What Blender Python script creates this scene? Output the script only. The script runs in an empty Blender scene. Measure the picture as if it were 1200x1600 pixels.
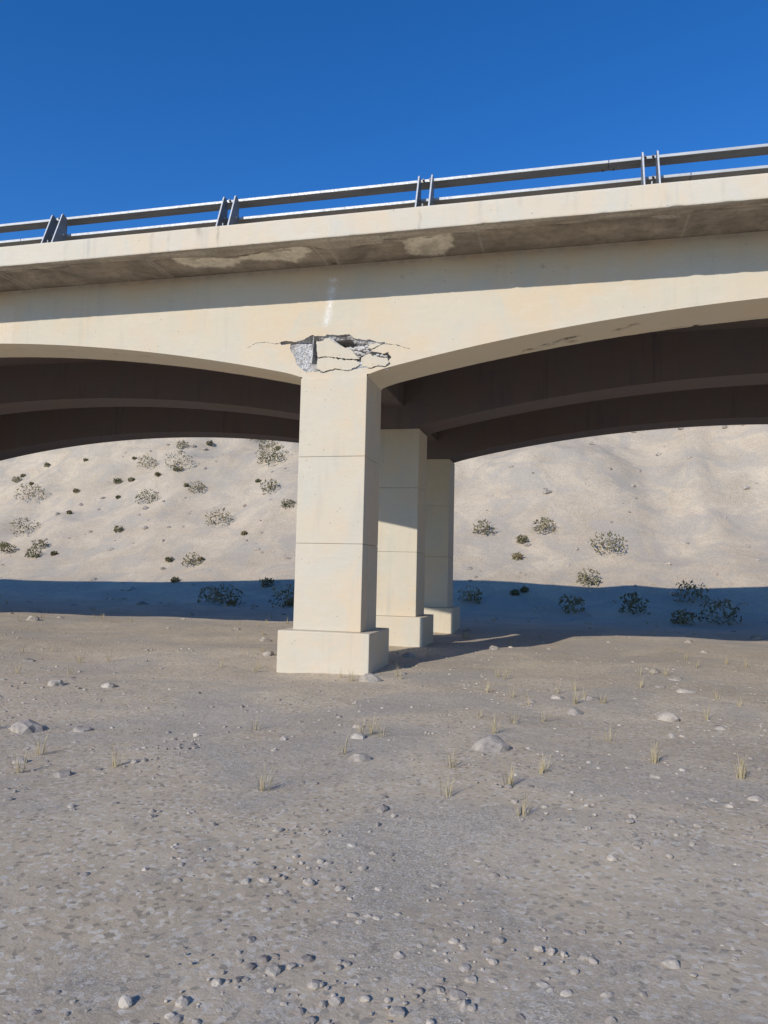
import bpy, bmesh, math, random
from mathutils import Vector, Matrix, noise
from mathutils.geometry import delaunay_2d_cdt, convex_hull_2d
R = math.radians
scene = bpy.context.scene
random.seed(7)

# ------------------------------------------------------------------ camera
cam = bpy.data.cameras.new("camera")
cam.sensor_fit = 'VERTICAL'; cam.sensor_height = 36.0; cam.lens = 25.99
cam.clip_start = 0.05; cam.clip_end = 6000
cam_o = bpy.data.objects.new("camera", cam); scene.collection.objects.link(cam_o)
yaw, pitch, roll = R(-13.8), R(4.5), R(1.3)
fwd = Vector((math.sin(yaw)*math.cos(pitch), math.cos(yaw)*math.cos(pitch), math.sin(pitch)))
rgt = Vector((math.cos(yaw), -math.sin(yaw), 0)); up = rgt.cross(fwd)
r2 = rgt*math.cos(roll) + up*math.sin(roll); u2 = up*math.cos(roll) - rgt*math.sin(roll)
M = Matrix((r2, u2, -fwd)).transposed().to_4x4(); M.translation = Vector((0, 0, 1.6))
cam_o.matrix_world = M
scene.camera = cam_o

# ------------------------------------------------------------------ light
SUN_EL, SUN_AZ = 27.0, 21.0           # behind the camera, a little to its left
world = bpy.data.worlds.new("World"); scene.world = world; world.use_nodes = True
wn = world.node_tree
sky = wn.nodes.new('ShaderNodeTexSky'); sky.sky_type = 'NISHITA'; sky.sun_disc = False
sky.sun_elevation = R(SUN_EL); sky.sun_rotation = R(180 + SUN_AZ)
sky.altitude = 1200; sky.air_density = 1.0; sky.dust_density = 0.25; sky.ozone_density = 4.0
hs = wn.nodes.new('ShaderNodeHueSaturation')          # the photograph's deep, saturated clear-sky blue
hs.inputs['Saturation'].default_value = 1.275; hs.inputs['Value'].default_value = 1.27; hs.inputs['Hue'].default_value = 0.509
wn.links.new(sky.outputs[0], hs.inputs['Color']); wn.links.new(hs.outputs[0], wn.nodes['Background'].inputs[0])
wn.nodes['Background'].inputs[1].default_value = 0.14
sun = bpy.data.lights.new("sun", 'SUN'); sun.energy = 3.8; sun.angle = R(0.5); sun.color = (1.0, 0.95, 0.87)
sun_o = bpy.data.objects.new("sun", sun); scene.collection.objects.link(sun_o)
to_sun = Vector((-math.sin(R(SUN_AZ))*math.cos(R(SUN_EL)), -math.cos(R(SUN_AZ))*math.cos(R(SUN_EL)), math.sin(R(SUN_EL))))
sun_o.rotation_euler = to_sun.to_track_quat('Z', 'Y').to_euler(); sun_o.location = (-10, -25, 30)
vs = scene.view_settings
vs.view_transform = 'Standard'; vs.look = 'None'; vs.gamma = 1.0; vs.exposure = 0.0; vs.use_curve_mapping = False
scene.render.engine = 'CYCLES'
scene.cycles.max_bounces = 8; scene.cycles.diffuse_bounces = 5
scene.cycles.use_denoising = True

# ------------------------------------------------------------------ helpers
def link(o, parent=None):
    scene.collection.objects.link(o)
    if parent is not None: o.parent = parent
    return o
def tag(o, label=None, cat=None, group=None, kind=None):
    for k, v in (('label', label), ('category', cat), ('group', group), ('kind', kind)):
        if v: o[k] = v
    return o
def obj(name, bm, mats, parent=None, smooth=False):
    me = bpy.data.meshes.new(name); bm.to_mesh(me); bm.free()
    for m in (mats if isinstance(mats, (list, tuple)) else [mats]): me.materials.append(m)
    if smooth:
        for p in me.polygons: p.use_smooth = True
    o = bpy.data.objects.new(name, me)
    link(o, parent)
    return o
def empty(name, loc=(0, 0, 0)):
    o = bpy.data.objects.new(name, None); o.location = loc; o.empty_display_size = .3
    return link(o)
def box(bm, x0, x1, y0, y1, z0, z1, bev=0.0):
    r = bmesh.ops.create_cube(bm, size=1.0)
    vsx = r['verts']
    for v in vsx:
        v.co = Vector((x0 if v.co.x < 0 else x1, y0 if v.co.y < 0 else y1, z0 if v.co.z < 0 else z1))
    if bev:
        es = list({e for v in vsx for e in v.link_edges})
        bmesh.ops.bevel(bm, geom=es, offset=bev, segments=2, affect='EDGES', profile=.6)
def cyl(bm, p0, p1, r, n=10, r1=None):
    p0, p1 = Vector(p0), Vector(p1); d = p1-p0
    q = d.to_track_quat('Z', 'Y').to_matrix().to_4x4(); q.translation = (p0+p1)/2
    bmesh.ops.create_cone(bm, cap_ends=True, segments=n, radius1=r, radius2=r if r1 is None else r1, depth=d.length, matrix=q)
def fbm(x, y, z, o=4):
    return noise.fractal(Vector((x, y, z)), 0.9, 2.1, o, noise_basis='PERLIN_ORIGINAL')
def inside(p, poly):
    c = False; x, y = p; n = len(poly); j = n-1
    for i in range(n):
        xi, yi = poly[i]; xj, yj = poly[j]
        if (yi > y) != (yj > y) and x < (xj-xi)*(y-yi)/(yj-yi)+xi: c = not c
        j = i
    return c
def interp(tab, x):
    if x <= tab[0][0]: return tab[0][1]
    for (a, b), (c, d) in zip(tab, tab[1:]):
        if x <= c: return b+(d-b)*(x-a)/(c-a) if c > a else d
    return tab[-1][1]
def sstep(a, b, x):
    t = max(0.0, min(1.0, (x-a)/(b-a))); return t*t*(3-2*t)
def densify(poly, step, jit, closed=True, seed=0):
    out = []; n = len(poly)
    for i in range(n if closed else n-1):
        a = Vector(poly[i]); b = Vector(poly[(i+1) % n]); L = (b-a).length; k = max(1, int(L/step))
        nrm = Vector((-(b-a).y, (b-a).x)).normalized() if L > 0 else Vector((0, 0))
        for j in range(k):
            p = a+(b-a)*(j/k)
            if j and jit: p = p + nrm*jit*(2*noise.noise(Vector((p.x*23, p.y*23, seed)))+1.3*noise.noise(Vector((p.x*71, p.y*71, seed))))
            out.append((p.x, p.y))
    if not closed: out.append(tuple(poly[-1]))
    return out

# ------------------------------------------------------------------ materials
class NT:
    def __init__(s, name):
        s.m = bpy.data.materials.new(name); s.m.use_nodes = True; s.t = s.m.node_tree
        s.b = s.t.nodes['Principled BSDF']; s.co = s.t.nodes.new('ShaderNodeTexCoord').outputs['Object']
    def n(s, typ, **kw):
        x = s.t.nodes.new(typ)
        for k, v in kw.items(): setattr(x, k, v)
        return x
    def l(s, a, b): s.t.links.new(a, b)
    def scaled(s, v, loc=(0, 0, 0)):
        m = s.n('ShaderNodeMapping'); m.inputs['Scale'].default_value = v; m.inputs['Location'].default_value = loc
        s.l(s.co, m.inputs[0]); return m.outputs[0]
    def noise(s, scale, detail=5, rough=.6, vec=None, dist=0.0, lac=2.0):
        x = s.n('ShaderNodeTexNoise'); x.inputs['Scale'].default_value = scale; x.inputs['Detail'].default_value = detail
        x.inputs['Roughness'].default_value = rough; x.inputs['Distortion'].default_value = dist
        s.l(vec if vec is not None else s.co, x.inputs['Vector']); return x.outputs['Fac']
    def ramp(s, fac, a, b, c0=0.0, c1=1.0):
        x = s.n('ShaderNodeMapRange'); x.clamp = True
        x.inputs['From Min'].default_value = a; x.inputs['From Max'].default_value = b
        x.inputs['To Min'].default_value = c0; x.inputs['To Max'].default_value = c1
        s.l(fac, x.inputs['Value']); return x.outputs['Result']
    def mul(s, a, b):
        x = s.n('ShaderNodeMath', operation='MULTIPLY'); s.l(a, x.inputs[0])
        if isinstance(b, float): x.inputs[1].default_value = b
        else: s.l(b, x.inputs[1])
        return x.outputs[0]
    def mix(s, fac, a, b, mode='MIX'):
        x = s.n('ShaderNodeMix', data_type='RGBA', blend_type=mode)
        if isinstance(fac, float): x.inputs[0].default_value = fac
        else: s.l(fac, x.inputs[0])
        for v, i in ((a, 6), (b, 7)):
            if isinstance(v, tuple): x.inputs[i].default_value = (*v, 1)
            else: s.l(v, x.inputs[i])
        return x.outputs[2]
    def attr(s, name):
        a = s.n('ShaderNodeVertexColor'); a.layer_name = name
        sp = s.n('ShaderNodeSeparateColor'); s.l(a.outputs[0], sp.inputs[0]); return sp.outputs
    def bump(s, items):
        prev = None
        for h, st, dist in items:
            b = s.n('ShaderNodeBump'); b.inputs['Strength'].default_value = st; b.inputs['Distance'].default_value = dist
            s.l(h, b.inputs['Height'])
            if prev is not None: s.l(prev, b.inputs['Normal'])
            prev = b.outputs[0]
        s.l(prev, s.b.inputs['Normal'])
    def done(s, col, rough=.85, metal=0.0, spec=.3):
        if isinstance(col, tuple): s.b.inputs['Base Color'].default_value = (*col, 1)
        else: s.l(col, s.b.inputs['Base Color'])
        if isinstance(rough, float): s.b.inputs['Roughness'].default_value = rough
        else: s.l(rough, s.b.inputs['Roughness'])
        s.b.inputs['Metallic'].default_value = metal
        s.b.inputs['Specular IOR Level'].default_value = spec
        return s.m

CREAM = (0.575, 0.503, 0.382)
def mat_plaster(name, base=CREAM, masks=True, tint=1.0, streak=.35, grime_and_shade=(.20, .175, .145)):
    """weathered cream masonry paint over concrete; mask attribute: R grime, G bare pale patch, B white efflorescence"""
    s = NT(name)
    c = base
    warm = tuple(min(1, v*k) for v, k in zip(base, (1.05, .97, .885)))
    cool = tuple(v*k for v, k in zip(base, (.93, .98, 1.03)))
    pale = tuple(min(1, v*k) for v, k in zip(base, (1.06, 1.08, 1.14)))
    gry = tuple(v*k for v, k in zip(base, (.72, .76, .84)))
    n1 = s.noise(.75, 4, .6)
    n2 = s.noise(1.0, 4, .65, s.scaled((1.3, 1.3, 1.0), (13, 5, 2)), 1.0)
    n3 = s.noise(1.0, 5, .7, s.scaled((2.2, 2.2, 3.5), (3, 25, 7)), .6)
    col = s.mix(s.ramp(n1, .42, .62, 0, 1.0*tint), c, warm)
    col = s.mix(s.ramp(n2, .48, .66, 0, .8*tint), col, cool)
    col = s.mix(s.ramp(n3, .55, .75, 0, .7*tint), col, pale)
    # run marks
    sv = s.noise(1.0, 5, .6, s.scaled((7, 7, .55), (0, 0, 4)))
    sv2 = s.noise(1.0, 3, .5, s.scaled((.9, .9, .4), (9, 2, 1)))
    col = s.mix(s.mul(s.ramp(sv, .54, .72, 0, streak), s.ramp(sv2, .42, .62)), col, gry)
    # horizontal brush / trowel bands
    hv = s.noise(1.0, 4, .6, s.scaled((1.1, 1.1, 14), (2, 0, 4)))
    col = s.mix(s.ramp(hv, .52, .75, 0, .25), col, pale)
    sp = s.noise(38, 3, .6)
    col = s.mix(s.ramp(sp, .60, .74, 0, .22), col, gry)
    vp = s.n('ShaderNodeTexVoronoi'); vp.inputs['Scale'].default_value = 7; vp.inputs['Randomness'].default_value = 1
    s.l(s.co, vp.inputs['Vector'])
    pit = s.mul(s.ramp(vp.outputs['Distance'], .05, .10, 1, 0), s.ramp(s.noise(1.7, 3, .6), .46, .56))
    col = s.mix(s.mul(pit, .6), col, (.22, .19, .15))
    if masks:
        a = s.attr('mask')
        col = s.mix(s.mul(a[0], s.ramp(s.noise(6, 6, .7), .25, .7, .35, 1.0)), col, grime_and_shade)
        col = s.mix(s.mul(a[1], s.ramp(s.noise(9, 5, .7), .3, .6, .6, 1.0)), col, (.56, .50, .39))
        col = s.mix(s.mul(a[2], s.ramp(s.noise(24, 6, .78), .40, .56, 0.15, 1.0)), col, (.86, .87, .86))
    fine = s.noise(60, 6, .65); mid = s.noise(1.0, 5, .6, s.scaled((5, 5, 9)))
    s.bump([(mid, .5, .014), (fine, .5, .004)])
    return s.done(col, .88)

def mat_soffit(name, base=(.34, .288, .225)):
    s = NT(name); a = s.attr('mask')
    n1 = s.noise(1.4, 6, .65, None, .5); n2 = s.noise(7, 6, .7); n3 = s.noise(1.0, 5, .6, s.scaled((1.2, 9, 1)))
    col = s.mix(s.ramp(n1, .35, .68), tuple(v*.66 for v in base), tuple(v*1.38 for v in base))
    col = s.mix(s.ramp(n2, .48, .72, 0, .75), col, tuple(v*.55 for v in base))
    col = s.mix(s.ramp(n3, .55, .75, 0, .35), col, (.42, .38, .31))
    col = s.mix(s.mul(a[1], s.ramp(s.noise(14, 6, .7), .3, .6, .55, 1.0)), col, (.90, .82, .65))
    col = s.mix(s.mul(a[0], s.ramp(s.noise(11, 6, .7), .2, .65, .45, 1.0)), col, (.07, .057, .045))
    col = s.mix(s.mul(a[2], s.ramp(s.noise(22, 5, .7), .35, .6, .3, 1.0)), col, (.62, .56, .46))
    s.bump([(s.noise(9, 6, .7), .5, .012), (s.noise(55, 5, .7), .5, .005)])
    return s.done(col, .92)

def mat_aggregate(name, lo=(.27, .26, .25), hi=(.70, .69, .66), warm=(.30, .235, .18)):
    s = NT(name)
    v = s.n('ShaderNodeTexVoronoi'); v.inputs['Scale'].default_value = 42; s.l(s.co, v.inputs['Vector'])
    v2 = s.n('ShaderNodeTexVoronoi'); v2.inputs['Scale'].default_value = 95; s.l(s.co, v2.inputs['Vector'])
    col = s.mix(s.ramp(s.noise(28, 6, .75), .36, .64), lo, hi)
    sp = s.n('ShaderNodeSeparateColor'); s.l(v.outputs['Color'], sp.inputs[0])
    col = s.mix(s.ramp(sp.outputs[0], .62, .95, 0, .75), col, (.70, .68, .63))
    col = s.mix(s.ramp(sp.outputs[1], .75, .98, 0, .7), col, warm)
    col = s.mix(s.ramp(s.noise(3, 4, .6), .46, .62, 0, .55), col, warm)  # brown blotches put the cavity's shade into the aggregate colour
    s.bump([(v.outputs['Distance'], .6, .012), (v2.outputs['Distance'], .5, .006), (s.noise(120, 4, .7), .6, .003)])
    return s.done(col, .93)

def mat_steel(name, base, rust=.3, metal=.35, rough=.5):
    s = NT(name)
    n1 = s.noise(1.0, 6, .6, s.scaled((2.2, 14, 14))); n2 = s.noise(30, 5, .7)
    col = s.mix(s.ramp(n1, .35, .7), tuple(v*.85 for v in base), tuple(min(1, v*1.1) for v in base))
    col = s.mix(s.ramp(n2, .5, .75, 0, .4), col, tuple(v*.65 for v in base))
    col = s.mix(s.ramp(s.noise(3.5, 6, .7), .55, .72, 0, rust), col, (.13, .075, .045))
    s.bump([(s.noise(50, 4, .6), .12, .002)])
    return s.done(col, s.ramp(n2, .3, .7, rough-.1, rough+.15), metal, .5)

M_wall = mat_plaster('cream wall paint')
M_edge = mat_plaster('cream edge beam paint', base=(.60, .535, .42), streak=1.0)
M_under = mat_plaster('grey beige unpainted underside', base=(.79, .70, .54), masks=True, streak=.1, tint=.5, grime_and_shade=(.04, .03, .022))
M_pier = mat_plaster('pier paint', base=CREAM, masks=False, streak=.55)
M_soffit = mat_soffit('weathered overhang concrete')
M_dark = mat_plaster('soot dark inner concrete', base=(.160, .132, .125), masks=False, streak=1.0, tint=1.3)  # one dark brownish base colour for all the inner concrete
M_agg = mat_aggregate('broken concrete aggregate')
M_agg2 = mat_aggregate('fresh broken concrete', lo=(.42, .40, .37), hi=(.72, .70, .66), warm=(.42, .36, .30))
M_rail = mat_steel('galvanised rail steel', (.46, .47, .46), rust=.12, metal=.15)
M_post = mat_steel('galvanised post steel', (.20, .20, .195), rust=.18, metal=.1, rough=.5)  # plate faces darkened: their shaded side is put into the colour
M_post_lit = mat_steel('sunlit plate edge', (.56, .57, .57), rust=.05, metal=.1)  # paler copy of the post steel: sunlight on front edges put into colour
M_railu = mat_steel('shaded rail underside', (.26, .235, .20), rust=.35, metal=.1, rough=.7)  # darker rail steel: underside shade put into the colour, with extra rust
M_bolt = mat_steel('dark bolt steel', (.10, .10, .11), rust=.6)

# ------------------------------------------------------------------ bridge dimensions (metres; x along bridge, y away)
YE, YG0, YG1 = 10.20, 11.25, 12.20      # edge beam face, outer girder faces
ZB, ZT = 6.555, 6.905                   # edge beam bottom and top
XA, XB = -37.4, 30.1
PIERS = [-3.65+16.6*k for k in range(-2, 3)]
def zarch(x):
    u = min(abs(x-p) for p in PIERS)
    if u <= .56: return 4.70
    z = 5.65-.015*(8.3-u)**2
    if u < .9: z -= .028*(1-(u-.56)/.34)**2
    return z
bridge = empty('road_bridge', (-3.65, 15.0, 0))
tag(bridge, 'cream painted concrete road bridge with arched girders and a broken crack over its pier', 'bridge')
def part(name, bm, mats, smooth=False, parent=None):
    p = parent or bridge
    if p is bridge:
        bmesh.ops.translate(bm, verts=bm.verts, vec=-bridge.location)
    return obj(name, bm, mats, p, smooth)
OFF = -Vector(bridge.location)

# --- deck slab (dark when seen from below)
bm = bmesh.new()
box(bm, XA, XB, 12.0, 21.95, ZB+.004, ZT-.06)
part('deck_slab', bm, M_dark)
bm = bmesh.new()
box(bm, XA, XB, 11.55, 21.95, ZT-.058, ZT+.02, .004)
bmk = bmesh.new(); box(bmk, XA, XB, 10.55, 11.546, ZT-.058, ZT+.03, .006); part('bounce_strip', bmk, M_pier)  # pale deck strip, out of view, added to bounce light onto the rails
asph = NT('asphalt'); asph.bump([(asph.noise(90, 4, .7), .6, .004)])
part('road_surface', bm, asph.done(asph.mix(asph.noise(8, 5, .6), (.04, .04, .04), (.07, .07, .068))))

# --- edge beam: a swept profile with worn edges
def frange(a, b, s):
    n = max(1, round(abs(b-a)/s)); return [a+(b-a)*i/n for i in range(n+1)]
xs = frange(XA, -13, .6)[:-1] + frange(-13, 6, .02) + frange(6, XB, .6)[1:]
LEDGE = [(-9.42, 10.37), (-9.1, 10.38), (-8.67, 10.39), (-8.55, 10.43), (-8.09, 10.37), (-7.71, 10.35), (-7.25, 10.37), (-6.73, 10.4), (-6.65, 10.46), (-6.24, 10.41), (-5.33, 10.58), (-4.37, 10.44), (-3.87, 10.42), (-3.6, 10.60), (-2.72, 10.54), (-2.65, 10.41), (-2.42, 10.46), (-1.68, 10.41), (-1.28, 10.37), (-0.71, 10.42), (-0.57, 10.36), (0.13, 10.43), (0.62, 10.4), (0.87, 10.43), (1.29, 10.43), (1.59, 10.46), (1.7, 10.35), (2.0, 10.35), (2.36, 10.4), (2.61, 10.39)]
bm = bmesh.new()
col = bm.loops.layers.color.new('mask')
CR = [(-8.01, .5, .05), (-6.43, .6, .05), (-6.12, .7, .035), (-5.60, .7, .08), (-5.27, 1.0, .028), (-2.07, .9, .025), (-.62, .5, .05), (.13, .45, .05), (1.33, .5, .06), (2.02, .5, .05), (-7.25, .3, .03), (-3.1, .35, .05), (-9.05, .35, .1)]
def stain(x, z):
    s = 0
    for cx, a, w in CR:
        d = abs(x-cx-.025*noise.noise(Vector((z*9, cx, 0))))
        s = max(s, 1.25*a*math.exp(-(d/w)**2)*(.65+.7*noise.noise(Vector((x*8, z*7, cx)))))
    return max(0, min(1, s))
prof = [(10.60, ZT-.03), (10.40, ZT-.004), (10.218, ZT), (10.206, ZT-.004), (10.2, ZT-.014)] + [(10.2, z) for z in frange(ZT-.04, ZB+.03, .035)] + [(10.2, ZB+.008), (10.207, ZB), (10.26, ZB), (10.32, ZB), (10.37, ZB+.001), (10.40, ZB+.001), (10.43, ZB+.03)]
rows = []
for x in xs:
    r = []
    chip = max(0, noise.noise(Vector((x*3.1, 5, 1)))-.28)*.03 + max(0, noise.noise(Vector((x*11, 2, 9)))-.32)*.018
    for i, (y, z) in enumerate(prof):
        yy, zz = y, z
        if z < ZT-.006 and y < 10.21: yy += .0035*noise.noise(Vector((x*.9, z*2, 0)))+.0012*noise.noise(Vector((x*7, z*9, 3)))
        if z < ZB+.02 and y < 10.25: zz += chip+.004*noise.noise(Vector((x*.7, 8, 0)))+.002*noise.noise(Vector((x*9, 8, 0))); yy += chip*.4
        if z > ZT-.02 and y < 10.22: zz += .0035*noise.noise(Vector((x*1.3, 0, 4)))
        if i >= len(prof)-2: yy = interp(LEDGE, x)+.02*noise.noise(Vector((x*6, 1, 1)))+.012*noise.noise(Vector((x*21, 1, 1)))+(0 if i == len(prof)-2 else .012)
        if y > 10.25 and z < ZB+.01: zz += .004*noise.noise(Vector((x*5, y*9, 0)))
        r.append(bm.verts.new((x, yy, zz)))
    rows.append(r)
for a, b in zip(rows, rows[1:]):
    for i in range(len(prof)-1):
        f = bm.faces.new((a[i], b[i], b[i+1], a[i+1])); f.smooth = True
        low = prof[i][1] < ZB+.009
        f.material_index = 1 if low and i > 12 and prof[i][0] > 10.203 else 0
        for lp in f.loops:
            c = lp.vert.co
            lp[col] = (stain(c.x, c.z)*.85*(1 if not f.material_index else .4), .20 if f.material_index else 0, max(0, min(1, .72+.9*noise.noise(Vector((c.x*1.3, c.y*8, 5))))) if f.material_index else 0, 1)
for e in bm.edges:
    if len(e.link_faces) == 2 and e.calc_face_angle(0) > R(24): e.smooth = False
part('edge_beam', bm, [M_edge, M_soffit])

# --- overhang soffit, with form board seams, spalled patches and darkening with a dirt line at the wall
PA = [(-6.26, 10.44), (-6.19, 10.8), (-6.04, 10.96), (-5.71, 10.93), (-5.61, 11.04), (-5.36, 11.0), (-5.04, 10.8), (-4.85, 10.88), (-4.56, 10.89), (-4.32, 11.05), (-4.15, 10.99), (-3.9, 10.65), (-3.89, 10.45), (-4.07, 10.38), (-4.31, 10.45), (-4.54, 10.49), (-4.65, 10.58), (-4.82, 10.63), (-4.95, 10.61), (-5.23, 10.72), (-5.43, 10.6), (-5.69, 10.51), (-5.91, 10.43), (-6.1, 10.37)]
PB = [(-2.39, 10.57), (-2.45, 10.93), (-2.4, 11.09), (-2.19, 11.18), (-1.89, 11.22), (-1.76, 11.06), (-1.65, 10.8), (-1.63, 10.55), (-1.69, 10.43), (-1.82, 10.38), (-2.05, 10.47), (-2.25, 10.49)]
SEAMS = [(-9.52, .05), (-6.655, .035), (-3.74, .10), (-1.25, .012), (1.65, .012), (-12.4, .03), (4.5, .03)]
bm = bmesh.new(); col = bm.loops.layers.color.new('mask')
xs2 = frange(XA, -12, .8)[:-1] + frange(-12, 5, .025) + frange(5, XB, .8)[1:]
ys2 = [10.34] + frange(10.36, 10.70, .017) + frange(10.725, 11.25, .025) + [11.26]
rows = []; mk = {}
for x in xs2:
    r = []
    led = interp(LEDGE, x)+.02*noise.noise(Vector((x*6, 1, 1)))
    for y in ys2:
        n1 = fbm(x*3, y*3, 0); n2 = fbm(x*14, y*14, 2, 3)
        wx, wy = x+.05*noise.noise(Vector((x*7, y*7, 1))), y+.05*noise.noise(Vector((x*7, y*7, 5)))
        pa = pb = 0.0
        for ox, oy in ((0, 0), (.045, 0), (-.045, 0), (0, .04), (0, -.04), (.08, .03), (-.08, -.03)):
            if -6.5 < wx < -3.7: pa += inside((wx+ox, wy+oy), PA)/7
            if -2.7 < wx < -1.4: pb += inside((wx+ox, wy+oy), PB)/7
        rg = .30*fbm(x*9, y*9, 6, 4)
        pa = sstep(.25, .75, pa+rg*(0 < pa < 1)); pb = sstep(.25, .75, pb+rg*(0 < pb < 1))
        z = ZB+.026+.004*n1+.0015*n2
        red = .15*max(0, n1)
        z += pa*(.020+.012*n1+.008*n2) + pb*(.026+.016*n1+.010*n2)
        g = 0.0
        g = pa*(1.0+.35*n1)*(1-.4*sstep(10.55, 10.4, y)); g = max(g, pb*(.95+.5*n1))
        # shallow band of lighter laitance around patch A
        if -6.3 < x < -3.8 and y > 10.5: g = max(g, (.30+.25*n1)*sstep(11.2, 10.95, y))
        dark = 0
        if -6.2 < x < -4.2:
            dd = abs(y-(10.60+.04*noise.noise(Vector((x*5, 0, 0))))); dark = .8*math.exp(-(dd/.045)**2)*sstep(-6.2, -5.8, x)
        if pb: dark = max(dark, pb*1.1*math.exp(-((y-10.57-.03*noise.noise(Vector((x*8, 1, 3))))/.05)**2)*max(0, .45+1.5*noise.noise(Vector((x*9, y*9, 3)))))
        dark = max(dark, 1.0*math.exp(-((y-led-.082)/.032)**2)*max(0, .62+1.0*noise.noise(Vector((x*1.9, 0, 7)))))  # shadow line behind the ledge, painted into the mask in broken lengths
        dark = max(dark, .5*sstep(10.75, 11.2, y)*(.55+.6*n1), .95*sstep(11.15, 11.25, y)*(.7+.4*noise.noise(Vector((x*2, 0, 3)))))  # darker towards the wall, with a narrow dirt line at the junction
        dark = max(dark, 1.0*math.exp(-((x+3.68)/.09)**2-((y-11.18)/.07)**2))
        blue = 0
        for sx, w in SEAMS:
            xx = sx + (.18*math.sin((y-10.4)*3)*.3 if w > .08 else 0)
            d = abs(x-xx-.012*noise.noise(Vector((y*7, sx, 0))))
            if w <= .02:
                z -= .006*math.exp(-(d/.012)**2); blue = max(blue, .7*math.exp(-(d/.02)**2))
            else:
                e = abs(d-w)
                z -= .012*math.exp(-(e/.014)**2); blue = max(blue, .85*math.exp(-(e/.022)**2))
                dark = max(dark, .6*math.exp(-((x-xx+w+.03)/.02)**2))
        if y-led < .16: blue = max(blue, 1.0*sstep(.26, .09, y-led)*max(0, .30+1.6*noise.noise(Vector((x*1.9, y*6, 11)))))
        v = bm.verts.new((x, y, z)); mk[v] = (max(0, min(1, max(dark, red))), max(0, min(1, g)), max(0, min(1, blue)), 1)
        r.append(v)
    rows.append(r)
for a, b in zip(rows, rows[1:]):
    for i in range(len(ys2)-1):
        f = bm.faces.new((a[i], b[i], b[i+1], a[i+1])); f.smooth = True
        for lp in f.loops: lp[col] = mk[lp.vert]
bmesh.ops.recalc_face_normals(bm, faces=bm.faces)
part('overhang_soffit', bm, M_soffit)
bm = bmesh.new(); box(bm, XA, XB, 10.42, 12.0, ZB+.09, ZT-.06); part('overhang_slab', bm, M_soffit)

# --- outer girder: front face with the broken opening cut out of it
HOLE = [(-5.207, 5.271), (-5.127, 5.298), (-5.048, 5.345), (-4.945, 5.35), (-4.853, 5.352), (-4.761, 5.33), (-4.692, 5.315), (-4.602, 5.327), (-4.569, 5.347), (-4.501, 5.354), (-4.41, 5.338), (-4.331, 5.323), (-4.242, 5.346), (-4.176, 5.364), (-4.121, 5.393), (-4.088, 5.413), (-4.033, 5.428), (-4.011, 5.409), (-3.911, 5.403), (-3.855, 5.393), (-3.812, 5.402), (-3.79, 5.422), (-3.735, 5.415), (-3.637, 5.404), (-3.549, 5.4), (-3.473, 5.411), (-3.397, 5.397), (-3.353, 5.357), (-3.298, 5.327), (-3.201, 5.306), (-3.126, 5.292), (-3.073, 5.305), (-3.008, 5.28), (-2.933, 5.247), (-2.869, 5.244), (-2.827, 5.247), (-2.784, 5.22), (-2.7, 5.205), (-2.626, 5.195), (-2.552, 5.168), (-2.479, 5.138), (-2.395, 5.113),
        (-2.478, 5.131), (-2.552, 5.160), (-2.626, 5.187), (-2.699, 5.196), (-2.784, 5.206), (-2.847, 5.210),
        (-2.952, 5.162), (-3.031, 5.12), (-3.051, 5.098), (-2.982, 5.095), (-2.908, 5.081), (-2.833, 5.056), (-2.781, 5.075), (-2.739, 5.083),
        (-2.749, 5.045), (-2.70, 4.99), (-2.745, 4.94), (-2.70, 4.88), (-2.80, 4.83), (-2.93, 4.85), (-3.02, 4.815), (-3.20, 4.84), (-3.42, 4.79), (-3.62, 4.83), (-3.84, 4.78), (-4.02, 4.82), (-4.12, 4.80), (-4.21, 4.86), (-4.29, 4.93),
        (-4.333, 5.048), (-4.381, 5.137), (-4.429, 5.215), (-4.409, 5.298), (-4.521, 5.288), (-4.566, 5.276),
        (-4.600, 5.315), (-4.690, 5.306), (-4.761, 5.323), (-4.853, 5.346), (-4.945, 5.344), (-5.048, 5.338), (-5.127, 5.292)]
hole = densify(HOLE, .014, .0042, seed=3)
gx = frange(XA, -12, .5)[:-1] + frange(-12, 5, .05) + frange(5, XB, .5)[1:]
top = [(x, ZB+.05) for x in gx]; bot = [(x, zarch(x)) for x in reversed(gx)]
outer = top + bot
pts = [Vector(p) for p in outer]; n0 = len(pts)
edges = [(i, (i+1) % n0) for i in range(n0)]
h0 = len(pts); pts += [Vector(p) for p in hole]
edges += [(h0+i, h0+(i+1) % len(hole)) for i in range(len(hole))]
for x in gx[1:-1]:
    step = .05 if -12 < x < 5 else .4
    z = zarch(x)+step*.6
    while z < ZB:
        j = step*.2
        p = (x+random.uniform(-j, j), z+random.uniform(-j, j))
        if not (-5.3 < p[0] < -2.3 and p[1] < 5.5 and inside(p, hole)): pts.append(Vector(p))
        z += step
res = delaunay_2d_cdt(pts, edges, [], 0, 1e-5)
V2, F2 = res[0], res[2]
EFF = [(-3.796, 6.334), (-3.63, 6.322), (-3.647, 6.14), (-3.697, 5.981), (-3.735, 5.769), (-3.783, 5.557), (-3.861, 5.583), (-3.837, 5.883), (-3.789, 6.117)]
def wally(x, z): return YG0+.005*noise.noise(Vector((x*.55, z*.9, 0)))+.0016*noise.noise(Vector((x*4, z*5, 2)))
bm = bmesh.new(); col = bm.loops.layers.color.new('mask')
bv = [bm.verts.new((v.x, wally(v.x, v.y), v.y)) for v in V2]
from statistics import mean
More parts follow.
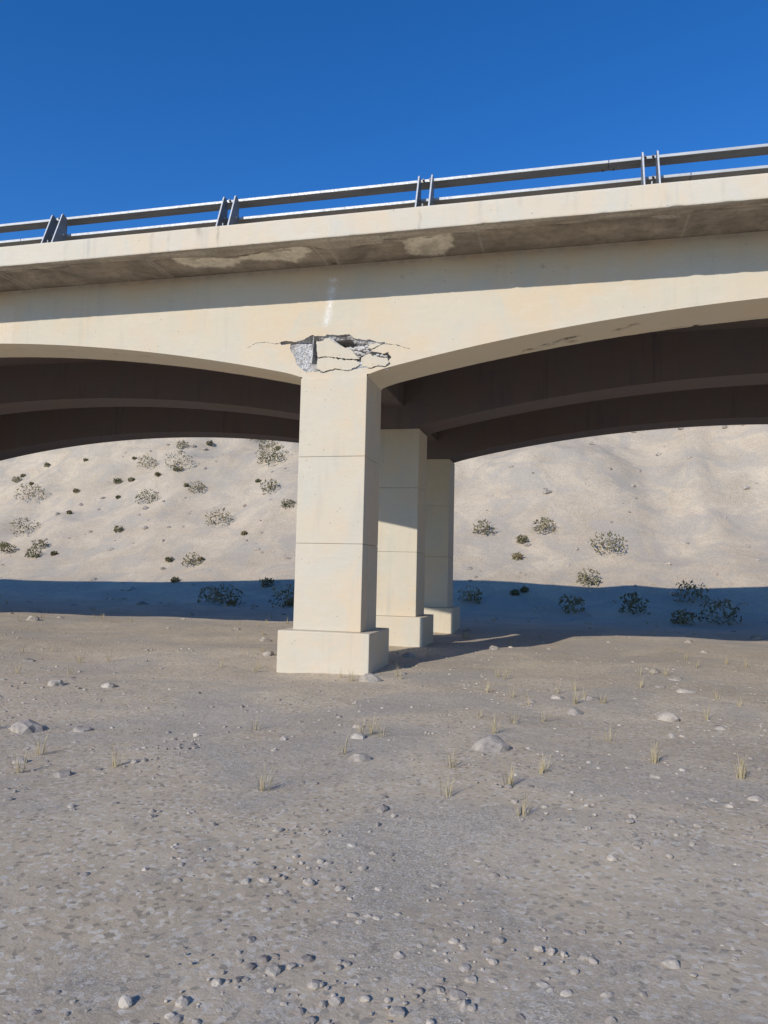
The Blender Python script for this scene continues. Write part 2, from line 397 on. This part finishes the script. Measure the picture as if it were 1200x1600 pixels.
for f in F2:
    cx = mean(V2[i].x for i in f); cz = mean(V2[i].y for i in f)
    if cz < zarch(cx)-.001 or cz > ZB+.05 or (-5.3 < cx < -2.3 and cz < 5.5 and inside((cx, cz), hole)): continue
    try: ff = bm.faces.new([bv[i] for i in f])
    except ValueError: continue
    ff.smooth = True
bmesh.ops.delete(bm, geom=[v for v in bm.verts if not v.link_faces], context='VERTS')
bmesh.ops.recalc_face_normals(bm, faces=bm.faces)
if sum(f.normal.y for f in bm.faces) > 0: bmesh.ops.reverse_faces(bm, faces=bm.faces)
# rims of the opening and the underside of the girder
rim = [e for e in bm.edges if e.is_boundary]
for e in rim: e.smooth = False
inner_rim = [e for e in rim if all(-5.3 < v.co.x < -2.3 and 4.74 < v.co.z < 5.6 and v.co.z > zarch(v.co.x)+.004 for v in e.verts)]
def cmask(c):
    x, z = c.x, c.z
    e = 0
    for (a, b, wd, s) in ((6.38, 6.22, .10, 1.0), (6.26, 6.0, .09, .85), (6.10, 5.50, .06, .85)):
        if b < z < a:
            cxx = interp([(5.55, -3.82), (5.9, -3.76), (6.34, -3.71)], z)
            e = max(e, s*math.exp(-((x-cxx)/wd)**2)*sstep(b, b+.12, z)*sstep(a, a-.05, z))
    d = .35*math.exp(-((x+3.93)/.02)**2) if 5.42 < z < 6.33 else 0
    d = max(d, .30*math.exp(-((x+3.72)/.10)**2-((z-5.50)/.07)**2))
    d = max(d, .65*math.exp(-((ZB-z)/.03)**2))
    d = max(d, .28*sstep(.35, .0, ZB-z)*(.6+.8*noise.noise(Vector((x*1.5, z*3, 0)))))  # slight brown shading below the overhang, painted into the mask
    g = .45 if (x > -1.455 and z < 6.2) else 0
    for px, pz in ((.02, 6.24), (-2.32, 6.42), (-.35, 6.30), (-2.42, 6.34), (-2.55, 6.31), (-1.02, 6.36), (-1.06, 6.27)):
        d = max(d, .8*math.exp(-((x-px)**2+(z-pz)**2)/.0012))
    if x < -9.85 and z < 6.3: e = max(e, .4)
    e = max(e, .35*math.exp(-((x-.12)/.05)**2) if 5.9 < z < 6.25 else 0)
    return (max(0, min(1, d)), g*.6, max(0, min(1, e)), 1)
for f in bm.faces:
    for lp in f.loops: lp[col] = cmask(lp.vert.co)
r = bmesh.ops.extrude_edge_only(bm, edges=inner_rim)
nv = [g for g in r['geom'] if isinstance(g, bmesh.types.BMVert)]
for v in nv:
    v.co.y += .42; v.co.z += .01*noise.noise(v.co*13)
for g in r['geom']:
    if isinstance(g, bmesh.types.BMFace): g.material_index = 2; g.smooth = False
# underside (arch) strip, with the slight ledge and the honeycombed spots
ysu = [0, .004, .02, .06, .10, .15, .20, .25, .30, .335, .36] + [.36+.0295*i for i in range(1, 21)]
prev = None
gxs = frange(XA, -12, .5)[:-1] + frange(-12, 5, .03) + frange(5, XB, .5)[1:]
def nearpt(x, z): return (x, wally(x, z), z)
mk = {}
SP = [(.04, .62, .05), (-.10, .66, .035), (.82, .60, .035), (.90, .56, .025), (1.02, .47, .03), (.10, .80, .03), (-.35, .72, .03), (2.0, .92, .02), (-.6, .8, .03), (-8.9, .38, .04), (-7.35, .4, .05), (-9.9, .37, .03), (-8.0, .45, .03)]
for x in gxs:
    z = zarch(x); r = []
    for k, dy in enumerate(ysu):
        zz = z+.003*fbm(x*5, dy*5, 1)
        if k == 0: zz = z
        if x < -3.65 and dy > .335: zz += .016*sstep(.335, .36, dy)
        d = 0
        if x > -3.65: d = .9*math.exp(-((dy-.87+.02*math.sin(x*3))/.02)**2)*sstep(.9, 1.6, x)*max(0, .5+noise.noise(Vector((x*2, 0, 0)))) + .8*math.exp(-((dy-.80+.25*(x+.4))/.022)**2)*sstep(-1.0, -.7, x)*sstep(.15, -.05, x)*max(0, .7+noise.noise(Vector((x*7, 0, 0))))
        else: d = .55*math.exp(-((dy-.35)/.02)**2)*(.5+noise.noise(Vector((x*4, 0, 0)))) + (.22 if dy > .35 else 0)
        for (sx, sy, sr) in SP:
            sr = sr*1.35 if sx > -2 else sr
            q = ((x-sx+(dy-sy)*.6)/(sr*1.7))**2+((dy-sy)/sr)**2
            if q < 3:
                k2 = math.exp(-q*.7)*(1.3+1.5*noise.noise(Vector((x*23, dy*23, 0)))); d = max(d, 1.1*k2); zz += .035*max(0, k2)
        v = bm.verts.new((x, YG0+dy if k else wally(x, z), zz)); mk[v] = (max(0, min(1, d)), 0.15, 0, 1); r.append(v)
    if prev:
        for i in range(len(ysu)-1):
            f = bm.faces.new((prev[i], r[i], r[i+1], prev[i+1])); f.material_index = 1; f.smooth = True
            for lp in f.loops: lp[col] = mk[lp.vert]
            if f.normal.z > 0: f.normal_flip()
    prev = r
# back face
lastb = None
for x in gx:
    a = bm.verts.new((x, YG1, zarch(x)+.003)); b = bm.verts.new((x, YG1, ZB+.05))
    if lastb:
        f = bm.faces.new((lastb[0], lastb[1], b, a)); f.material_index = 3
    lastb = (a, b)
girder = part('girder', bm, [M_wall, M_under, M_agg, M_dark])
girder['label'] = 'sunlit cream outer girder with a jagged break over the pier'

# --- the broken core seen inside the opening (sub-part of the girder)
TOPL = HOLE[:42]
bm = bmesh.new()
def core_depth(x, z):
    t = interp(TOPL, x)-z
    n1 = fbm(x*9, z*9, 3, 5); n2 = abs(noise.noise(Vector((x*30, z*30, 1)))); n3 = noise.noise(Vector((x*70, z*70, 4)))
    if x < -4.55: d = .07
    elif x < -4.045:
        low = sstep(5.325, 5.285, z + .008*noise.noise(Vector((x*20, 0, 0))))
        d = .03+1.6*max(0, t)
        d = min(d, .17)*(1-low)+(.028+.02*sstep(5.28, 4.85, z))*low
    elif x < -3.95:
        d = .05+1.2*max(0, t) if z > 5.36 else .21
    else:
        if t < .065: d = .015+.8*max(0, t)
        else: d = .067+5.0*(t-.065)
        d = min(d, .42)
        if x > -3.3: d = min(d, .09+.05*noise.noise(Vector((x*7, z*7, 9))))
        if z < 5.06: d = .10
    if x < -4.1 and z < 5.30:
        lb = interp([(4.86, -4.22), (4.93, -4.29), (5.048, -4.333), (5.137, -4.381), (5.215, -4.429), (5.30, -4.43)], z)
        k = sstep(0, .09, x-lb+.02*n1)
        return .003+k*max(.004, d+.016*n1+.012*n2+.005*n3)
    if z < 4.95: d = min(d, .014)
    return max(.006, d+.026*n1+.018*n2+.005*n3)
X0, X1, Z0, Z1, st = -5.25, -2.36, 4.74, 5.46, .0095
nx, nz = int((X1-X0)/st), int((Z1-Z0)/st)
g = {}
hx = [(p[0], p[1]) for p in HOLE]
for i in range(nx+1):
    for j in range(nz+1):
        x, z = X0+i*st, Z0+j*st
        g[i, j] = bm.verts.new((x, YG0+.006+core_depth(x, z), z))
def near_hole(x, z):
    return any(inside((x+a, z+b), HOLE) for a in (-.03, 0, .03) for b in (-.03, 0, .03))
for i in range(nx):
    for j in range(nz):
        if not near_hole(X0+(i+.5)*st, Z0+(j+.5)*st): continue
        bm.faces.new((g[i, j], g[i+1, j], g[i+1, j+1], g[i, j+1]))
bmesh.ops.delete(bm, geom=[v for v in bm.verts if not v.link_faces], context='VERTS')
o = part('broken_core', bm, M_agg)
bpy.context.view_layer.update()
o.parent = girder

# --- cracked pieces still wedged in the opening
def chunk(poly, y0, thick, tilt=(0, 0, 0), mats=None, seed=0, jit=.008, grow=0):
    cx = mean(p[0] for p in poly); cz = mean(p[1] for p in poly)
    dp = densify(poly, .014, jit, seed=seed)
    bm = bmesh.new(); col = bm.loops.layers.color.new('mask')
    res = delaunay_2d_cdt([Vector(p) for p in dp], [(i, (i+1) % len(dp)) for i in range(len(dp))], [], 0, 1e-5)
    vs_ = [bm.verts.new((v.x-cx, 0, v.y-cz)) for v in res[0]]
    for f in res[2]:
        c2 = (mean(res[0][i].x for i in f), mean(res[0][i].y for i in f))
        if inside(c2, dp):
            try: bm.faces.new([vs_[i] for i in f])
            except ValueError: pass
    bmesh.ops.recalc_face_normals(bm, faces=bm.faces)
    if sum(f.normal.y for f in bm.faces) > 0: bmesh.ops.reverse_faces(bm, faces=bm.faces)
    bd = [e for e in bm.edges if e.is_boundary]
    r = bmesh.ops.extrude_edge_only(bm, edges=bd)
    for gq in r['geom']:
        if isinstance(gq, bmesh.types.BMVert):
            gq.co.y += thick*(.8+.5*noise.noise(gq.co*9+Vector((seed, 0, 0))))
            gq.co.x *= .93; gq.co.z = gq.co.z*.93
        elif isinstance(gq, bmesh.types.BMFace): gq.material_index = 1
    for f in bm.faces:
        for lp in f.loops: lp[col] = (.05, 0, 0, 1)
    rot = Matrix.Rotation(R(tilt[0]), 3, 'X') @ Matrix.Rotation(R(tilt[1]), 3, 'Z') @ Matrix.Rotation(R(tilt[2]), 3, 'Y')
    for v in bm.verts: v.co = rot @ v.co
    o = obj('concrete_chunk', bm, mats or [M_wall, M_agg], bridge)
    o.location = Vector((cx, y0, cz))+OFF
    return o
P1 = [(-3.963, 5.307), (-3.842, 5.308), (-3.80, 5.36), (-3.745, 5.345), (-3.666, 5.283), (-3.577, 5.225), (-3.467, 5.177), (-3.358, 5.129), (-3.29, 5.05), (-3.225, 4.992), (-3.289, 4.989), (-3.408, 4.995), (-3.571, 5.018), (-3.68, 5.037), (-3.79, 5.051), (-3.856, 5.05), (-3.933, 5.04), (-3.952, 5.138)]
P2 = [(-3.102, 5.185), (-3.049, 5.214), (-2.932, 5.230), (-2.858, 5.222), (-2.952, 5.178), (-3.036, 5.132)]
P4 = [(-3.20, 5.01), (-3.12, 5.05), (-3.05, 5.062), (-2.985, 5.015), (-2.86, 4.99), (-2.76, 4.975), (-2.735, 4.90), (-2.80, 4.85), (-2.93, 4.868), (-3.02, 4.835), (-3.18, 4.86)]
P5 = [(-3.94, 5.025), (-3.86, 5.035), (-3.79, 5.036), (-3.60, 5.005), (-3.42, 4.975), (-3.28, 4.97), (-3.22, 4.90), (-3.28, 4.855), (-3.43, 4.805), (-3.62, 4.845), (-3.84, 4.80), (-3.95, 4.86)]
PL = [(-3.80, 5.385), (-3.745, 5.375), (-3.64, 5.30), (-3.55, 5.235), (-3.50, 5.20), (-3.56, 5.20), (-3.66, 5.265), (-3.74, 5.32)]
ch1 = chunk(P1, YG0-.012, .15, (1.5, 1, 0), seed=1)
ch2 = chunk(P2, YG0+.000, .09, (-3, 2, 0), seed=2)
ch4 = chunk(P4, YG0-.004, .13, (3, -2, 0), seed=4)
ch5 = chunk(P5, YG0-.006, .13, (-2, 1, 0), seed=5)
ch6 = chunk(PL, YG0+.035, .10, (8, 0, 0), mats=[M_agg, M_agg], seed=6)
def lump(x, y, z, r, seed, mat=None, sq=(1, 1, 1)):
    bm = bmesh.new(); bmesh.ops.create_icosphere(bm, subdivisions=3, radius=r)
    pl = [Vector((random.uniform(-1, 1), random.uniform(-1, 1), random.uniform(-1, 1))).normalized() for _ in range(7)]
    for v in bm.verts:
        for n_ in pl:
            d = v.co.dot(n_)-r*.62
            if d > 0: v.co -= n_*d*.95
        v.co *= 1+.12*noise.noise(v.co*30+Vector((seed, 0, 0)))
        v.co = Vector((v.co.x*sq[0], v.co.y*sq[1], v.co.z*sq[2]))
    o = obj('concrete_chunk', bm, mat or M_agg2, bridge); o.location = Vector((x, y, z))+OFF; return o
LU = [(-3.44, .03, 5.165, .040), (-3.36, .03, 5.155, .045), (-3.28, .02, 5.165, .050), (-3.20, .02, 5.155, .060), (-3.13, .035, 5.12, .045), (-3.31, .02, 5.09, .050),
      (-3.24, .015, 5.08, .045), (-3.17, .03, 5.065, .040), (-3.09, .03, 5.09, .040), (-3.40, .03, 5.18, .028), (-3.12, .02, 5.19, .03), (-3.26, .04, 5.035, .035),
      (-2.93, .03, 5.045, .030), (-2.86, .03, 5.035, .030), (-2.80, .03, 5.02, .028), (-2.98, .03, 5.03, .026), (-3.05, .06, 5.24, .04), (-3.18, .06, 5.26, .045), (-2.96, .03, 5.238, .022), (-3.30, .07, 5.29, .04)]
for i, (x, dy, z, r_) in enumerate(LU):
    lump(x, YG0+dy, z, r_, i, M_agg2 if i not in (16, 17, 19, 8) else M_agg, (1.25, .8, .8))
# thin strip of torn mesh / plaster edge standing in the vertical gap
bm = bmesh.new()
pp = [(-4.022, 5.405), (-4.026, 5.31), (-4.033, 5.20), (-4.030, 5.10), (-4.045, 4.98)]
for a, b in zip(pp, pp[1:]): cyl(bm, (a[0], YG0+.004, a[1]), (b[0], YG0+.010, b[1]), .0055, 6)
rb = NT('pale torn edge'); part('exposed_bar', bm, rb.done((.55, .53, .50), .7))

# --- inner girders and cross beams, dark and unlit
def inner_girder(y0, y1, label=None):
    bm = bmesh.new(); last = None
    for x in frange(XA, XB, .3):
        z = zarch(x)
        q = [bm.verts.new(c) for c in ((x, y0, ZB+.003), (x, y0, z), (x, y1, z), (x, y1, ZB+.003))]
        if last:
            for i in range(3): bm.faces.new((last[i], q[i], q[i+1], last[i+1]))
        last = q
    bmesh.ops.recalc_face_normals(bm, faces=bm.faces)
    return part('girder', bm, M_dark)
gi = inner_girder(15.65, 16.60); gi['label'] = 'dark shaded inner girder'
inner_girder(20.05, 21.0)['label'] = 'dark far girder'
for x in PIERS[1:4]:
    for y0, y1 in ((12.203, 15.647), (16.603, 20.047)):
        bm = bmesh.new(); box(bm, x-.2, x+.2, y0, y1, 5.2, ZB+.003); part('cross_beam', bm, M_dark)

# --- pier columns
for px in PIERS[1:4]:
    for y0, y1 in ((YG0-.022, YG1), (15.63, 16.6), (20.03, 21.0)):
        bm = bmesh.new()
        for za, zb in ((.62, 2.0), (2.0, 3.4), (3.4, 4.698)): box(bm, px-.56, px+.56, y0, y1, za+.003, zb, .012)
        box(bm, px-.75, px+.75, y0-.18, y1+.18, -.4, .622, .02)
        part('pier_column', bm, M_pier)

# ------------------------------------------------------------------ steel railing on the deck edge
rail = empty('bridge_railing', (-3.65, 10.5, ZT-.02))
tag(rail, 'galvanised steel two-rail railing with paired tapered posts along the deck edge', 'railing')
RO = -Vector(rail.location)
def rpart(name, bm, mat, parent=None, smooth=False):
    if parent is None: bmesh.ops.translate(bm, verts=bm.verts, vec=RO)
    return obj(name, bm, mat, parent or rail, smooth)
def rail_bar(x0, x1, ztop):
    # tapered hollow section: narrow upright face outwards, wide flat underside
    y = 10.655; bm = bmesh.new()
    pr = [(y, ztop-.003), (y+.003, ztop), (y+.20, ztop-.004), (y+.205, ztop-.010), (y+.205, ztop-.052), (y+.2, ztop-.056), (y+.004, ztop-.045), (y, ztop-.041)]
    last = None; xs_ = frange(x0, x1, .4)
    for x in xs_:
        dz = .0025*noise.noise(Vector((x*.6, ztop, 0)))
        q = [bm.verts.new((x, a, b+dz)) for a, b in pr]
        if last:
            for i in range(len(pr)):
                f = bm.faces.new((last[i], q[i], q[(i+1) % len(pr)], last[(i+1) % len(pr)]))
                if i in (4, 5, 6): f.material_index = 1
        else: bm.faces.new(q)
        last = q
    bm.faces.new(last[::-1])
    bmesh.ops.recalc_face_normals(bm, faces=bm.faces)
    return rpart('rail', bm, [M_rail, M_railu])
ZU, ZL = 7.557, 7.250
bars = []
for ztop, cuts in ((ZU, (-21.4, -10.4, .588, .602, 11.6)), (ZL, (-21.4, -9.3, 1.692, 1.706, 11.6))):
    x0 = cuts[0]
    bars.append(rail_bar(cuts[0], cuts[1], ztop)); bars.append(rail_bar(cuts[1]+.012, cuts[2], ztop)); bars.append(rail_bar(cuts[3], cuts[4], ztop))
def bolt_mesh():
    bm = bmesh.new(); cyl(bm, (0, 0, 0), (0, -.042, 0), .013, 8); cyl(bm, (0, 0, 0), (0, -.012, 0), .019, 6)
    me = bpy.data.meshes.new('bolt'); bm.to_mesh(me); bm.free(); me.materials.append(M_bolt); return me
BM = bolt_mesh()
def post_mesh():
    bm = bmesh.new()
    for sx in (-.1, .1):
        # a tapered plate in the y-z plane, 22 mm thick, leaning front edge
        t = .013
        out = [(-.24, 0), (-.016, .606), (.004, .626), (.040, .616), (.118, .575), (.123, .56), (.123, 0)]
        rows_ = []
        for s in (-1, 1):
            rows_.append([bm.verts.new((sx+s*t, a, b)) for a, b in out])
        A, B = rows_
        bm.faces.new(A); bm.faces.new(B[::-1])
        for i in range(len(out)):
            f = bm.faces.new((A[i], B[i], B[(i+1) % len(out)], A[(i+1) % len(out)]))
            if i < 2: f.material_index = 1
    box(bm, -.17, .17, -.27, .15, -.022, .0)
    bmesh.ops.recalc_face_normals(bm, faces=bm.faces)
    es = [e for e in bm.edges if len(e.link_faces) == 2 and e.calc_face_angle(0) > .9]
    bmesh.ops.bevel(bm, geom=es, offset=.0025, segments=1, affect='EDGES')
    me = bpy.data.meshes.new('post'); bm.to_mesh(me); bm.free(); me.materials.append(M_post); me.materials.append(M_post_lit); return me
PM = post_mesh()
def stub_mesh():
    bm = bmesh.new()
    cyl(bm, (0, 0, 0), (0, 0, .075), .011, 8); cyl(bm, (0, 0, 0), (0, 0, .03), .02, 6)
    me = bpy.data.meshes.new('anchor_bolt'); bm.to_mesh(me); bm.free(); me.materials.append(M_rail); return me
SM = stub_mesh()
def sidebolt_mesh():
    bm = bmesh.new(); cyl(bm, (0, 0, 0), (.016, 0, 0), .015, 6); cyl(bm, (0, 0, 0), (.004, 0, 0), .022, 12)
    me = bpy.data.meshes.new('bolt'); bm.to_mesh(me); bm.free(); me.materials.append(M_rail); return me
SB = sidebolt_mesh()
for k in range(-4, 5):
    px = -2.058+3.203*k
    p = bpy.data.objects.new('post', PM); link(p, rail)
    p.location = Vector((px, 10.527, ZT+.022))+RO
    def sub(name, me, loc):
        o = bpy.data.objects.new(name, me); link(o, p); o.location = loc; return o
    zu = ZU-ZT-.022
    sub('anchor_bolt', SM, (0, -.20, 0)); sub('anchor_bolt', SM, (0, .08, 0))
    for bx in (-.055, .052): sub('bolt', BM, (bx, .128, zu-.018))
    sub('bolt', BM, (.05, .128, ZL-ZT-.022-.018))
    for bx in (-.089, .111): sub('bolt', SB, (bx, .02, .27))
def under_bolt(bar, x, z):
    bm = bmesh.new(); cyl(bm, (x, 10.825, z-.054), (x, 10.825, z-.068), .014, 6); bmesh.ops.translate(bm, verts=bm.verts, vec=RO)
    me = bpy.data.meshes.new('bolt'); bm.to_mesh(me); bm.free(); me.materials.append(M_bolt)
    link(bpy.data.objects.new('bolt', me), bar)
under_bolt(bars[1], .52, ZU); under_bolt(bars[2], .67, ZU); under_bolt(bars[4], 1.62, ZL); under_bolt(bars[5], 1.77, ZL)
# connecting sleeves inside the splices
for bar, x, z in ((bars[1], .595, ZU), (bars[4], 1.699, ZL)):
    bm = bmesh.new(); box(bm, x-.15, x+.15, 10.665, 10.85, z-.043, z-.01); bmesh.ops.translate(bm, verts=bm.verts, vec=RO)
    me = bpy.data.meshes.new('sleeve'); bm.to_mesh(me); bm.free(); me.materials.append(M_bolt)
    link(bpy.data.objects.new('sleeve', me), bar)

# ------------------------------------------------------------------ ground: dry earth, with a hillside beyond the bridge
def gz(x, y):
    d = math.hypot(x, y-10)
    z = .10*fbm(x*.25, y*.25, 0)*min(1, d/4)*1.0
    w = y+3.0*noise.noise(Vector((x*.05, 0, 2)))+x*.10
    s = sstep(27, 62, w)
    rd = 1-abs(2*noise.noise(Vector((x*.11+.5*noise.noise(Vector((x*.2, y*.1, 1))), y*.025, 12))))
    z += s*(1-s)*4*1.6*(rd-.6)
    z += s*.9*abs(fbm(x*.22, y*.16, 9, 5))
    z += s*17+s*3.2*fbm(x*.05, y*.05, 4, 5)+s*.5*fbm(x*.4, y*.4, 4, 4)
    z += max(0, w-60)*.05
    far = sstep(120, 900, d)
    z += far*60*fbm(x*.002, y*.002, 8, 4)
    return z
bm = bmesh.new()
def axis(c, fine, n1, mx):
    out = [0.0]; s = fine
    while out[-1] < mx:
        if out[-1] > n1: s *= 1.13
        out.append(out[-1]+s)
    return [c-v for v in reversed(out[1:])]+[c+v for v in out]
ax = axis(-8, .55, 36, 2500); ay = axis(30, .55, 40, 2500)
grid = [[bm.verts.new((x, y, gz(x, y))) for y in ay] for x in ax]
for i in range(len(ax)-1):
    for j in range(len(ay)-1):
        f = bm.faces.new((grid[i][j], grid[i+1][j], grid[i+1][j+1], grid[i][j+1])); f.smooth = True
s = NT('dry earth')
base_e, dark_e = (.60, .485, .335), (.43, .34, .23)
c1 = s.mix(s.ramp(s.noise(.28, 8, .72, None, .6), .36, .64), dark_e, base_e)
c1 = s.mix(s.ramp(s.noise(2.6, 8, .78), .5, .72, 0, .5), c1, (.36, .30, .22))
c1 = s.mix(s.ramp(s.noise(1.0, 6, .65, s.scaled((.05, .05, .9), (3, 1, 0)), .8), .5, .62, 0, .55), c1, (.52, .40, .27))
vv = s.n('ShaderNodeTexVoronoi'); vv.inputs['Scale'].default_value = 38; s.l(s.co, vv.inputs['Vector'])
sp = s.n('ShaderNodeSeparateColor'); s.l(vv.outputs['Color'], sp.inputs[0])
c1 = s.mix(s.ramp(sp.outputs[0], .7, .95, 0, .6), c1, (.66, .60, .50))
c1 = s.mix(s.ramp(sp.outputs[1], .8, .98, 0, .6), c1, (.17, .15, .12))
gm = s.ramp(s.noise(.45, 5, .65, None, .8), .46, .58)
c1 = s.mix(s.mul(gm, s.ramp(s.noise(55, 5, .8), .38, .62)), c1, (.27, .235, .19))
c1 = s.mix(s.mul(gm, s.ramp(s.noise(85, 4, .8), .5, .66)), c1, (.68, .62, .52))
s.bump([(s.noise(.8, 4, .5), .3, .2), (s.noise(6, 6, .7), .22, .05), (s.noise(60, 5, .75), .45, .008)])
tag(obj('ground', bm, s.done(c1, .95), smooth=False), kind='structure')

# stones lying on the earth
rng = random.Random(3)
bm = bmesh.new()
base = bmesh.new(); bmesh.ops.create_icosphere(base, subdivisions=2, radius=1)
bvs = [v.co.copy() for v in base.verts]; bfs = [[v.index for v in f.verts] for f in base.faces]; base.free()
for i in range(7200):
    if i < 1700:
        x = rng.uniform(-32, 16); y = rng.uniform(4, 60) if i % 3 else rng.uniform(3, 18)
        r_ = .02+.13*rng.random()**6 + (.16*rng.random()**3 if y > 25 else 0)
    else:
        y = 2.2+13*rng.random()**1.5; x = rng.uniform(-.95, .5)*y-.3+rng.uniform(-.6, .6); r_ = .006+.022*rng.random()**2.5
        if fbm(x*.6, y*.6, 21, 3) < rng.uniform(-.45, .25): continue
    o3 = Vector((rng.uniform(0, 90), rng.uniform(0, 90), 0)); sc = (rng.uniform(.7, 1.4), rng.uniform(.7, 1.3), rng.uniform(.45, .9)); a = rng.uniform(0, 6.28)
    nv = []
    for c in bvs:
        q = c*(1+.38*noise.noise(c*1.3+o3)); q = Vector((q.x*sc[0], q.y*sc[1], q.z*sc[2]))*r_
        nv.append(bm.verts.new((x+q.x*math.cos(a)-q.y*math.sin(a), y+q.x*math.sin(a)+q.y*math.cos(a), gz(x, y)+q.z-r_*.08)))
    for f in bfs: bm.faces.new([nv[k] for k in f])
s = NT('field stone'); s.bump([(s.noise(40, 5, .7), .5, .006)]); tag(obj('stones', bm, s.done(s.mix(s.ramp(s.noise(3.1, 4, .8), .35, .65), (.20, .17, .145), (.52, .45, .36)), .9)), kind='stuff')

# dry scrub on the hillside
bm = bmesh.new()
for i in range(760):
    x = rng.uniform(-60, 35); y = rng.uniform(27, 85)
    if noise.noise(Vector((x*.08, y*.08, 3))) < -.05: continue
    h = .2+1.1*rng.random()**2.2; z0 = gz(x, y)
    for k in range(int(90+120*h)):
        a = rng.uniform(0, 6.283); rr = h*.75*math.sqrt(rng.random()); hh = h*rng.random()*(1-.6*(rr/h)**2)
        c = Vector((x+rr*math.cos(a), y+rr*math.sin(a), z0+hh)); l = .05+.07*rng.random()
        d1 = Vector((rng.uniform(-1, 1), rng.uniform(-1, 1), rng.uniform(0, 1.2))).normalized()*l; d2 = d1.cross(Vector((rng.uniform(-1, 1), rng.uniform(-1, 1), rng.uniform(-1, 1)))).normalized()*l*.35
        bm.faces.new([bm.verts.new(c-d1), bm.verts.new(c+d2), bm.verts.new(c+d1), bm.verts.new(c-d2)])
for i in range(420):
    y = rng.uniform(5, 34); x = rng.uniform(-1.1, .6)*y
    if abs(x+3.65) < .9 and 10.8 < y < 21.3: continue
    if fbm(x*.3, y*.3, 5, 3) < .02: continue
    z0 = gz(x, y)
    for k in range(rng.randint(10, 26)):
        a = rng.uniform(0, 6.283); h = rng.uniform(.05, .22); lean = rng.uniform(.1, .7)*h; r0 = rng.uniform(0, .05)
        b0 = Vector((x+r0*math.cos(a), y+r0*math.sin(a), z0-.01)); tdir = Vector((math.cos(a), math.sin(a), 0)); sd = Vector((-math.sin(a), math.cos(a), 0))*.0025
        m_ = b0+tdir*lean*.3+Vector((0, 0, h*.6)); e_ = b0+tdir*lean+Vector((0, 0, h))
        v1, v2, v3, v4, v5 = [bm.verts.new(c) for c in (b0-sd, b0+sd, m_+sd*.8, m_-sd*.8, e_)]
        bm.faces.new((v1, v2, v3, v4)).material_index = 1; bm.faces.new((v4, v3, v5)).material_index = 1
sg = NT('straw grass'); M_straw = sg.done((.42, .34, .19), .8)
s = NT('dry scrub leaves'); tag(obj('scrub', bm, [s.done(s.mix(s.ramp(s.noise(.6, 3, .6), .35, .65), (.10, .10, .045), (.26, .21, .11)), .8), M_straw]), kind='stuff')
